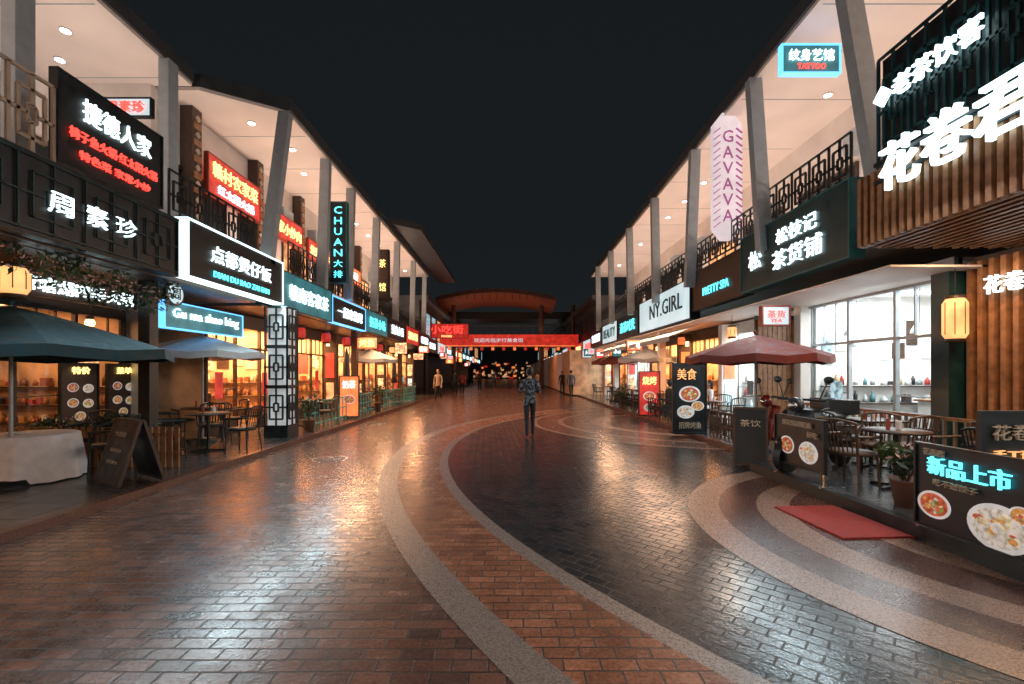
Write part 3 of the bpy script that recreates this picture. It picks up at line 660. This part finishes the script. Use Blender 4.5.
def chair(x,y,z,a,k='rattan'):
    mb=MB('cafe_chair')
    Mx=Matrix.Translation((x,y,z))@Matrix.Rotation(a,4,'Z')
    P=lambda p:tuple(Mx@Vector(p))
    for sx in (-1,1):
        mb.cyl(P((sx*.22,.2,0)),P((sx*.2,.18,.44)),.014,.016,k,8); mb.cyl(P((sx*.24,-.24,0)),P((sx*.2,-.2,.44)),.014,.016,k,8)
        mb.cyl(P((sx*.2,-.2,.44)),P((sx*.22,-.27,.85)),.016,.014,k,8)
        mb.cyl(P((sx*.22,.18,.44)),P((sx*.25,.17,.66)),.014,.014,k,8); mb.cyl(P((sx*.25,.19,.66)),P((sx*.24,-.25,.68)),.018,.016,k,8)
    mb.lathe(P((0,0,.42)),[(0,.0),(.24,0),(.25,.025),(.24,.05),(0,.055)],k,18)
    pr=None
    for i in range(9):
        u=-1+i/4; p=P((u*.22,-.27-.05*(1-u*u),.85+.04*(1-u*u))); q=P((u*.2,-.2-.04*(1-u*u),.47))
        mb.cyl(q,p,.008,.008,k,6)
        if pr: mb.cyl(pr,p,.016,.016,k,8); mb.cyl(pq,tuple(Vector(q)+(Vector(p)-Vector(q))*.5),.006,.006,k,6)
        pr=p; pq=tuple(Vector(q)+(Vector(p)-Vector(q))*.5)
    return mb.build()
def table(x,y,z,r=.38,k='dwood',square=False):
    mb=MB('cafe_table')
    if square: mb.box(x-r,x+r,y-r,y+r,z+.72,z+.75,k)
    else: mb.lathe((x,y,z+.72),[(0,0),(r,0),(r,.03),(0,.03)],k,24)
    mb.cyl((x,y,z+.02),(x,y,z+.72),.03,.03,'dark',10)
    for i in range(4):
        t=i*math.pi/2+.4; mb.beam((x,y,z+.03),(x+.28*math.cos(t),y+.28*math.sin(t),z+.015),.04,.03,'dark')
    mb.cyl((x+.08,y+.05,z+.75),(x+.08,y+.05,z+.86),.03,.035,'white',10); mb.cyl((x-.1,y,z+.75),(x-.1,y,z+.9),.025,.02,'red',10)
    mb.build()
def seatgroup(x,y,z,n=3,k='rattan',r=.38):
    table(x,y,z,r); a0=R.uniform(0,6)
    for i in range(n):
        a=a0+2*math.pi*i/n; chair(x+.68*math.cos(a),y+.68*math.sin(a),z,a+math.pi/2,k)
chair(4.5,6.0,.15,-1.2); chair(5.35,6.6,.15,2.4); table(5.0,5.9,.15,.36); chair(5.6,5.6,.15,1.5)
table(5.75,7.25,.15,.34,'dwood',True); chair(5.75,6.6,.15,0.1); chair(5.2,7.2,.15,-1.5,'dark'); chair(5.8,7.9,.1,3.1,'dark')
table(5.9,4.9,.15,.34,'dwood',True); chair(5.35,4.9,.15,-1.5,'dark')
seatgroup(-7.0,10.3,.1,4,'dark'); seatgroup(-5.9,8.9,.1,3,'dark'); seatgroup(-5.9,13.0,.1,2); seatgroup(-5.9,17.4,.1,2); seatgroup(-5.9,21,.1,2)
seatgroup(5.6,12.6,.1,3,'dark'); seatgroup(5.7,14.4,.1,4,'dark'); seatgroup(5.6,17.2,.1,4); seatgroup(5.6,21,.1,3,'dark'); seatgroup(5.6,25.5,.1,3,'dark'); seatgroup(-5.9,26,.1,2)
mb=MB('cloth_covered_table')
x,y=-6.95,6.6
prof=[(0,.76),(.5,.76),(.53,.745),(.55,.6),(.58,.35),(.6,.12)]
mb.lathe((x,y,0),prof,'cloth',64,wob=lambda t,r,z: 1+(.05*math.sin(11*t)+.02*math.sin(23*t))*(max(0,.75-z)/.65))
mb.lathe((x-.1,y-.1,.76),[(0,.01),(.12,.012),(.13,.03)],'white',16); mb.build()
for a in (0.35,1.6): chair(x+.95*math.cos(a),y+.95*math.sin(a),.1,a+math.pi/2,'dark')
mb=MB('picket_fence')
for i in range(26): mb.box(-8.2+i*.11,-8.14+i*.11,7.4,7.43,.1,.75,'wood')
mb.box(-8.2,-5.35,7.43,7.46,.3,.36,'wood'); mb.box(-8.2,-5.35,7.43,7.46,.6,.66,'wood'); mb.build()
def aboard(name,x,y,z,w,h,rz,k='black',tx=None,lean=.22):
    mb=MB(name)
    Mx=Matrix.Translation((x,y,z))@Matrix.Rotation(rz,4,'Z')
    P=lambda p:Mx@Vector(p)
    for s in (-1,1):
        a=[P((-w/2,s*lean,.06)),P((w/2,s*lean,.06)),P((w/2,s*.02,h)),P((-w/2,s*.02,h))]
        for i in range(4): mb.beam(a[i],a[(i+1)%4],.035,.035,'dwood')
        nn=(a[1]-a[0]).cross(a[3]-a[0]).normalized()*.012
        mb.add([p-nn for p in a]+[p+nn for p in a],[(0,1,2,3),(4,5,6,7)],k)
    if tx:
        ax=(P((1,0,0))-P((0,0,0))); up=(P((0,-.02,h))-P((0,-lean,.06))).normalized()
        for i,(t_,kk,v,hh) in enumerate(tx): text_into(mb,t_,P((0,-lean-.03,.06))+up*(h*v),ax,up,w*.75,hh,kk,.004)
    return mb.build()
chalk=mat('chalk_paint',(.5,.42,.32),.8)
aboard('menu_easel',-5.3,6.35,.1,.8,.88,-.55,lean=.25,tx=[('今日特价',chalk,.75,.07),('招牌火锅 38',chalk,.5,.05),('农家小炒 22',chalk,.32,.05)])
aboard('a_frame_board',4.2,7.95,.02,.5,1.0,-.5,tx=[('茶饮',chalk,.7,.12)])
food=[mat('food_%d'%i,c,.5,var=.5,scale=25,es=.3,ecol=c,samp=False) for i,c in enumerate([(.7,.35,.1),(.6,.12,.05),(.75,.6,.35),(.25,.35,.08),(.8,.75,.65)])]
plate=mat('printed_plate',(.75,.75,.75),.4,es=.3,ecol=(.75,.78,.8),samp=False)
def plates(lst):
    def ex(mb,slab,c,xd,yd,n):
        rr=random.Random(3)
        for (u,v,r) in lst:
            p=c+xd*u+yd*v+n*.006
            mb.disc(p,r,plate,xd,yd*.75,28); mb.disc(p+n*.002,r*.82,food[rr.randrange(5)],xd,yd*.75,24)
            for i in range(22):
                a=rr.uniform(0,6.28); q=rr.uniform(0,.66)*r
                mb.disc(p+n*(.003+.0007*i)+xd*q*math.cos(a)+yd*q*.75*math.sin(a),r*rr.uniform(.06,.2),rr.choice(food),xd,yd*rr.uniform(.5,1),9)
    return ex
sign('food_banner',1,(4.0,3.97,.57),1.0,.76,'black',[('新品上市',0,.27,.72,.22,'cyan'),('花卷君',-.3,.43,.2,.08,chalk),('吃不过饺子',-.1,.07,.4,.08,chalk)],depth=.03,fw=.02,extra=plates([(-.32,-.17,.17),(.25,-.2,.26),(.42,-.05,.1)]))
sign('food_banner',1,(4.02,6.35,.68),1.05,.66,'black',[('周记招牌烩面',0,.38,.6,.12,chalk),('好吃',.32,.2,.2,.12,chalk)],depth=.03,fw=.02,extra=plates([(-.25,-.08,.17),(.22,-.12,.2)]))
sign('food_banner',0,(4.95,4.35,.95),.9,.62,'dark',[('花卷君',-.1,.2,.6,.24,chalk),('手工现做',-.1,-.15,.6,.16,'warmsoft')],depth=.03,fw=.02)
mb=MB('banner_stand'); 
for yy in (3.5,4.45,5.85,6.85): mb.box(4.03,4.06,yy-.015,yy+.015,.15,.95,'steel'); mb.box(3.98,4.3,yy-.02,yy+.02,.15,.17,'steel')
mb.build()
sign('food_poster_stand',0,(4.5,11.4,1.0),.8,1.7,'black',[('美食',-.1,.35,.6,.16,'warmsoft'),('招牌烤鱼',0,-.4,.7,.1,chalk)],depth=.06,extra=plates([(0,.1,.27),(-.1,-.35,.22),(.2,-.2,.16)]))
mb=MB('poster_base'); mb.box(4.1,4.9,11.3,11.75,.1,.14,'dark'); mb.build()
for yy,tt in ((10.0,'菜单'),(9.0,'特价')):
    sign('menu_poster',-1,(-8.5,yy,1.2),.75,1.2,'dwood',[(tt,0,.4,.5,.12,'yellow')],depth=.04,extra=plates([(-.15,.15,.12),(.17,.12,.12),(-.15,-.15,.12),(.17,-.18,.12),(0,-.42,.12)]))
sign('food_poster_stand',0,(4.9,16,.9),.7,1.5,'redsoft',[('烧烤',0,.3,.7,.2,'yellow')],depth=.06,extra=plates([(0,-.1,.22),(0,-.5,.2)]))
sign('food_poster_stand',0,(-5.3,15,.85),.6,1.3,'orange',[('奶茶',0,.3,.7,.2,'white')],depth=.06,extra=plates([(0,-.1,.2)]))
mb=MB('lattice_light_pillar'); pil=emit('pillar_light_panel',(.8,.85,.85),.42,.3,samp=True)
mb.box(-5.8,-5.24,10.72,11.28,.1,.35,'dark'); mb.box(-5.74,-5.3,10.78,11.22,.35,3.2,pil)
for (o,d) in (((-5.78,10.74,0),(1,0,0)),((-5.26,10.74,0),(0,1,0))):
    for z0 in (.35,1.3,2.25): lattice(mb,o,d,.52,z0,z0+.93,'dark',.52,.04,.03)
mb.build()
mb=MB('turquoise_railing'); tq=mat('turquoise_paint',(.05,.35,.38),.4)
y=12.0
while y<26:
    if not 18<y<19.3: mb.box(-5.415,-5.385,y-.01,y+.01,.1,.85,tq)
    y+=.3
for z in (.2,.5,.82): mb.box(-5.43,-5.37,12,18,z,z+.03,tq); mb.box(-5.43,-5.37,19.3,26,z,z+.03,tq)
mb.build()
mb=MB('terrace_fence')
y=5.0
while y<10.4: mb.box(6.28,6.32,y-.015,y+.015,.12,1.0,'beige'); y+=.16
for z in (.3,.95): mb.box(6.27,6.33,5,10.4,z,z+.05,'wood')
mb.build()
mb=MB('terrace_fence')
lattice(mb,(4.75,8.6,0),(0,1,0),2.2,.12,.75,'dwood',.4,.025); lattice(mb,(4.85,12.2,0),(0,1,0),9,.12,.75,'dark',.5,.025); mb.build()
def scooter(x,y,z,a,k):
    mb=MB('parked_scooter')
    for yy in (-.62,.62):
        mb.cyl((-.05,yy,.22),(.05,yy,.22),.22,.22,'black',20); mb.cyl((-.06,yy,.22),(.06,yy,.22),.11,.11,'steel',14)
    mb.obox((0,.02,.27),(.26,.62,.07),'dark'); mb.obox((0,.40,.56),(.36,.05,.62),k,rx=math.radians(18))
    mb.sph((0,-.42,.52),.17,.42,.20,k,14,10); mb.sph((0,-.30,.73),.15,.40,.08,'black',14,8); mb.obox((0,-.1,.42),(.24,.12,.34),k)
    mb.sph((0,.62,.42),.09,.20,.10,k,12,8); mb.cyl((0,.62,.24),(0,.36,.98),.03,.03,'dark',10)
    mb.cyl((-.34,.30,1.0),(.34,.30,1.0),.018,.018,'dark',8); mb.sph((0,.42,.93),.12,.09,.11,k,12,8); mb.sph((0,.49,.92),.07,.04,.055,'steel',10,6)
    for sx in (-1,1):
        mb.cyl((sx*.25,.3,1.0),(sx*.34,.28,1.24),.010,.010,'dark',6); mb.sph((sx*.36,.28,1.28),.07,.02,.05,'dark',10,6)
    mb.cyl((.1,-.2,.25),(.22,-.3,.02),.012,.012,'dark',6); mb.box(-.12,.12,-.9,-.86,.45,.62,'white')
    mb.obox((0,-.72,.86),(.28,.26,.22),'black')
    o=mb.build(None,.012); o.location=(x,y,z); o.rotation_euler=(0,0,a); o.scale=(1.08,)*3; return o
paint=mat('scooter_paint',(.03,.035,.045),.25,var=.15,coat=.6); paint2=mat('scooter_paint_red',(.16,.015,.012),.25,var=.15,coat=.6)
scooter(4.75,7.1,.15,2.0,paint); scooter(5.3,8.7,.1,1.75,paint2)
def potted(name,x,y,z,h=.5,r=.3,pot='pot',fl=False,n=260,sz=.06):
    mb=MB(name); mb.lathe((x,y,z),[(.0,.0),(.11,.0),(.16,.28),(.18,.3),(.15,.3),(0,.27)],pot,16)
    for i in range(7):
        a=R.uniform(0,6.28); mb.cyl((x,y,z+.25),(x+r*.6*math.cos(a),y+r*.6*math.sin(a),z+.3+h*R.uniform(.5,.95)),.01,.004,'dwood',5)
    for i in range(7):
        a=R.uniform(0,6.28); q=R.uniform(.2,.7)*r
        mb.leaves((x+q*math.cos(a),y+q*math.sin(a),z+.3+h*R.uniform(.3,.9)),(r*.5,r*.5,h*.3),n//7,sz,'leaf' if i%2 else 'leafd')
    if fl: mb.leaves((x,y,z+.35+h*.6),(r,r,h*.4),40,sz*.6,'flower')
    mb.build()
potted('potted_plant',4.45,5.1,.15,.35,.25,fl=True)
potted('potted_plant',6.7,4.7,.15,.9,.35,sz=.1); potted('potted_plant',-5.3,12.0,.1,.6,.3,fl=True); potted('potted_plant',-5.4,18.6,.1,.7,.3); potted('potted_plant',4.95,20,.1,.6,.3)
for i in range(5): potted('potted_plant',-8.0+i*.42,7.9,.1,.45,.25,fl=True)
mb=MB('hanging_flower_vine')
for i in range(9):
    yy=5.4+i*.3; mb.leaves((-5.95+R.uniform(-.1,.1),yy,3.0+R.uniform(-.2,.1)),(.22,.2,.24),90,.05,'leaf' if i%2 else 'leafd'); mb.leaves((-5.85,yy,2.95+R.uniform(-.1,.1)),(.2,.18,.18),26,.035,'flower')
mb.cyl((-5.95,5.2,3.2),(-5.95,8.0,3.2),.012,.012,'dwood',6); mb.build()
def lantern(x,y,z,r=.16,h=.5,k='warm',top=None):
    mb=MB('paper_lantern'); mb.lathe((x,y,z),[(.0,-h/2),(r*.7,-h/2),(r,-h/2+.08),(r,h/2-.08),(r*.7,h/2),(0,h/2)],k,16)
    for i in range(8):
        a=i*math.pi/4; mb.cyl((x+r*1.02*math.cos(a),y+r*1.02*math.sin(a),z-h/2+.07),(x+r*1.02*math.cos(a),y+r*1.02*math.sin(a),z+h/2-.07),.006,.006,'dwood',5)
    mb.lathe((x,y,z),[(0,h/2+.04),(r*.8,h/2+.04),(r*.8,h/2-.01)],'dwood',12); mb.lathe((x,y,z),[(r*.8,-h/2+.01),(r*.8,-h/2-.04),(0,-h/2-.04)],'dwood',12)
    mb.cyl((x,y,z+h/2),(x,y,top or z+h/2+.35),.006,.006,'black',5); mb.build()
lantern(6.7,6.85,2.45,.15,.62,'warmsoft',3.4); lantern(-6.0,5.5,2.75,.15,.34,'warmsoft',3.2); lantern(-6.2,5.1,2.85,.13,.3,'warm',3.2); lantern(-6.0,6.5,2.35,.06,.12,'warm',3.2)
for y in (11.6,12.8,14.6,16.4,18.2,20.6,22.8): lantern(-5.9,y,2.75,.15,.3,R.choice(['warmsoft','redsoft','orange']),3.17)
for y in (12.5,16.2,19.8,23): lantern(6.1,y,2.75,.13,.28,R.choice(['warmsoft','orange']),3.2)
mb=MB('shop_awning')
for (a,b) in ((14,17.2),(17.7,20.8),(21.2,24.8)):
    mb.add([(5.9,a,3.15),(5.9,b,3.15),(4.9,b,2.75),(4.9,a,2.75),(4.9,b,2.6),(4.9,a,2.6)],[(0,1,2,3),(3,2,4,5)],'whiteum')
mb.build()

# ------------------------------------------------------------ people
skin=mat('skin',(.45,.27,.19),.5,var=.08,scale=12); hair=mat('hair',(.008,.007,.007),.7,var=.2,scale=60)
def cloth(n,c,var=.15,scale=12,**k): return mat(n,c,.9,var=var,scale=scale,bump=.3,**k)
camo=cloth('patterned_jacket',(.06,.07,.085),.97,15,lo=.47,hi=.55); denim=cloth('dark_trousers',(.008,.009,.013)); shoe=cloth('shoe',(.02,.02,.02)); lips=cloth('lips',(.35,.12,.1))
def person(name,x,y,z,face,pose,top,bottom,scale=1,long_hair=False):
    sit=pose=='sit'
    J=[];Rr=[];Ed=[];tag=[]
    def j(p,r,parent=None,tg='top'):
        J.append(p);Rr.append(r)
        if parent is not None: Ed.append((parent,len(J)-1)); tag.append(tg)
        return len(J)-1
    hz=.50 if sit else .93
    pel=j((0,0,hz),(.15,.11)); wa=j((0,.0,hz+.16),(.135,.10),pel); che=j((0,-.01 if not sit else .02,hz+.34),(.16,.115),wa); up=j((0,0,hz+.48),(.12,.085),che)
    nk=j((0,.01,hz+.56),(.055,.055),up,'skin'); nk2=j((0,.02,hz+.62),(.052,.055),nk,'skin')
    for s in (-1,1):
        sh=j((s*.18,0,hz+.47),(.068,.068),up)
        if pose=='hold': el=(s*.25,-.04,hz+.20); wr=(s*.12,.2,hz+.26)
        elif pose=='walk': el=(s*.24,-.06*s,hz+.18); wr=(s*.25,.08-.1*s,hz-.05)
        elif sit: el=(s*.25,.04,hz+.2); wr=(s*.14,.28,hz+.2)
        else: el=(s*.24,-.03,hz+.19); wr=(s*.24,.05,hz-.06)
        e=j(el,(.05,.05),sh); w_=j(wr,(.034,.034),e)
        d=(Vector(wr)-Vector(el)).normalized()
        pa=Vector(wr)+d*.07; pm=j(tuple(pa),(.032,.02),w_,'skin')
        side=Vector((1,0,0)) if abs(d.x)<.8 else Vector((0,0,1))
        for q in range(4):
            off=side*(q-1.5)*.019; ln=(.07,.08,.075,.06)[q]
            k1=j(tuple(pa+off+d*.03),(.0095,.0095),pm,'skin'); k2=j(tuple(pa+off+d*(.03+ln*.55)+Vector((0,.01,-.004))),(.0085,.0085),k1,'skin'); j(tuple(pa+off+d*(.03+ln)+Vector((0,.022,-.012))),(.0075,.0075),k2,'skin')
        th=j(tuple(Vector(wr)+d*.035-side*s*.035+Vector((0,.01,0))),(.011,.011),pm,'skin'); j(tuple(Vector(wr)+d*.075-side*s*.05+Vector((0,.015,0))),(.009,.009),th,'skin')
        hp=j((s*.09,0,hz-.05),(.10,.10),pel,'bot')
        if sit: kn=(s*.12,.43,hz+.0); an=(s*.12,.42,.09)
        elif pose=='walk': kn=(s*.09,.06+s*.12,.49); an=(s*.09,-.02+s*.24,.10 if s>0 else .14)
        else: kn=(s*.085,.025+s*.05,.49); an=(s*.085,s*.10-.02,.09 if s>0 else .11)
        k=j(kn,(.066,.066),hp,'bot'); cf=j(tuple((Vector(kn)*.6+Vector(an)*.4)+Vector((0,-.015,0))),(.06,.06),k,'bot'); a=j(an,(.046,.05),cf,'bot')
        hl=j((an[0],an[1]-.03,an[2]-.045),(.038,.035),a,'shoe'); j((an[0]+s*.02,an[1]+.16,an[2]-.05),(.038,.03),hl,'shoe')
    me=bpy.data.meshes.new('sk'); me.from_pydata(J,Ed,[]); o=bpy.data.objects.new('sk',me); scene.collection.objects.link(o)
    sm=o.modifiers.new('s','SKIN'); sm.use_smooth_shade=True
    sv=me.skin_vertices[0].data
    for i,r in enumerate(Rr): sv[i].radius=r; sv[i].use_root=(i==0)
    ss=o.modifiers.new('u','SUBSURF'); ss.levels=1; ss.render_levels=1
    dg=bpy.context.evaluated_depsgraph_get(); m2=bpy.data.meshes.new_from_object(o.evaluated_get(dg)); bpy.data.objects.remove(o)
    mb=MB(name)
    mats={'top':top,'bot':bottom,'skin':skin,'shoe':shoe}
    segs=[(Vector(J[a]),Vector(J[b]),(sum(Rr[a])+sum(Rr[b]))/4,t) for (a,b),t in zip(Ed,tag)]
    Vs=[v.co.copy() for v in m2.vertices]
    def tagof(c):
        best=9;bt='top'
        for a,b,r,t in segs:
            ab=b-a; u=max(0,min(1,(c-a).dot(ab)/ab.length_squared)); dd=(c-(a+ab*u)).length-r
            if dd<best: best=dd;bt=t
        if bt=='bot' and c.z>hz-.08 and abs(c.y)<.2: bt='top'
        return bt
    groups={}
    for pl in m2.polygons: groups.setdefault(tagof(pl.center),[]).append(tuple(pl.vertices))
    for gk,fs in groups.items():
        used=sorted({i for f in fs for i in f}); mp={u:i for i,u in enumerate(used)}
        mb.add([Vs[i] for i in used],[tuple(mp[i] for i in f) for f in fs],mats[gk],True)
    hc=(0,.035,hz+.72)
    mb.sph(hc,.076,.092,.115,skin,16,12); mb.sph((0,.105,hz+.66),.035,.03,.03,skin,10,6)
    mb.sph((0,.128,hz+.70),.012,.02,.02,skin,8,6)
    for s in (-1,1): mb.sph((s*.078,.03,hz+.71),.012,.02,.032,skin,8,6); mb.sph((s*.03,.118,hz+.735),.012,.008,.008,'white',8,6); mb.sph((s*.03,.125,hz+.735),.006,.004,.006,hair,6,5); mb.box(s*.03-.015,s*.03+.015,.117,.125,hz+.752,hz+.757,hair)
    mb.box(-.02,.02,.125,.13,hz+.667,hz+.673,lips)
    mb.sph((0,.006,hz+.74),.088,.100,.115,hair,16,10)
    if long_hair: mb.sph((0,-.04,hz+.62),.085,.05,.17,hair,12,8)
    ob=mb.build(); ob.location=(x,y,z); ob.rotation_euler=(0,0,face); ob.scale=(scale,)*3
    return ob
person('walking_man',.5,11.55,.006,0.1,'hold',camo,denim,1.0)
tops=[cloth('shirt_%d'%i,c) for i,c in enumerate([(.5,.5,.5),(.25,.04,.04),(.05,.09,.16),(.03,.03,.03),(.35,.28,.2)])]
for (px,py,f,ps,t_,lh) in ((-4.0,33,.0,'walk',3,False),(-3.5,33.4,.1,'walk',1,True),(-1.6,46,3.1,'walk',2,False),(2.6,42,.1,'walk',0,True),(3.9,34,3.0,'walk',3,False),(-4.1,26,3.0,'walk',4,True),(3.9,29,.2,'stand',2,False),(-2.6,39,.1,'walk',3,False)):
    person('pedestrian',px,py,.004,f,ps,tops[t_],denim,R.uniform(.94,1.02),lh)
for (px,py,f,t_,lh) in ((5.1,14.5,-1.3,3,False),(6.2,14.1,1.4,0,True),(5.2,17.4,-1.5,2,False),(6.1,20.9,1.5,1,True)):
    person('seated_diner',px,py,.1,f,'sit',tops[t_],denim,.97,lh)

# ------------------------------------------------------------ camera
cam=bpy.data.cameras.new('Camera'); co=link(bpy.data.objects.new('Camera',cam)); co.location=(0,0,1.65); co.rotation_euler=(math.pi/2,0,0)
cam.sensor_width=36; cam.lens=16; cam.shift_y=30/1024; cam.shift_x=2/1024; cam.clip_end=800; cam.clip_start=.05
scene.camera=co
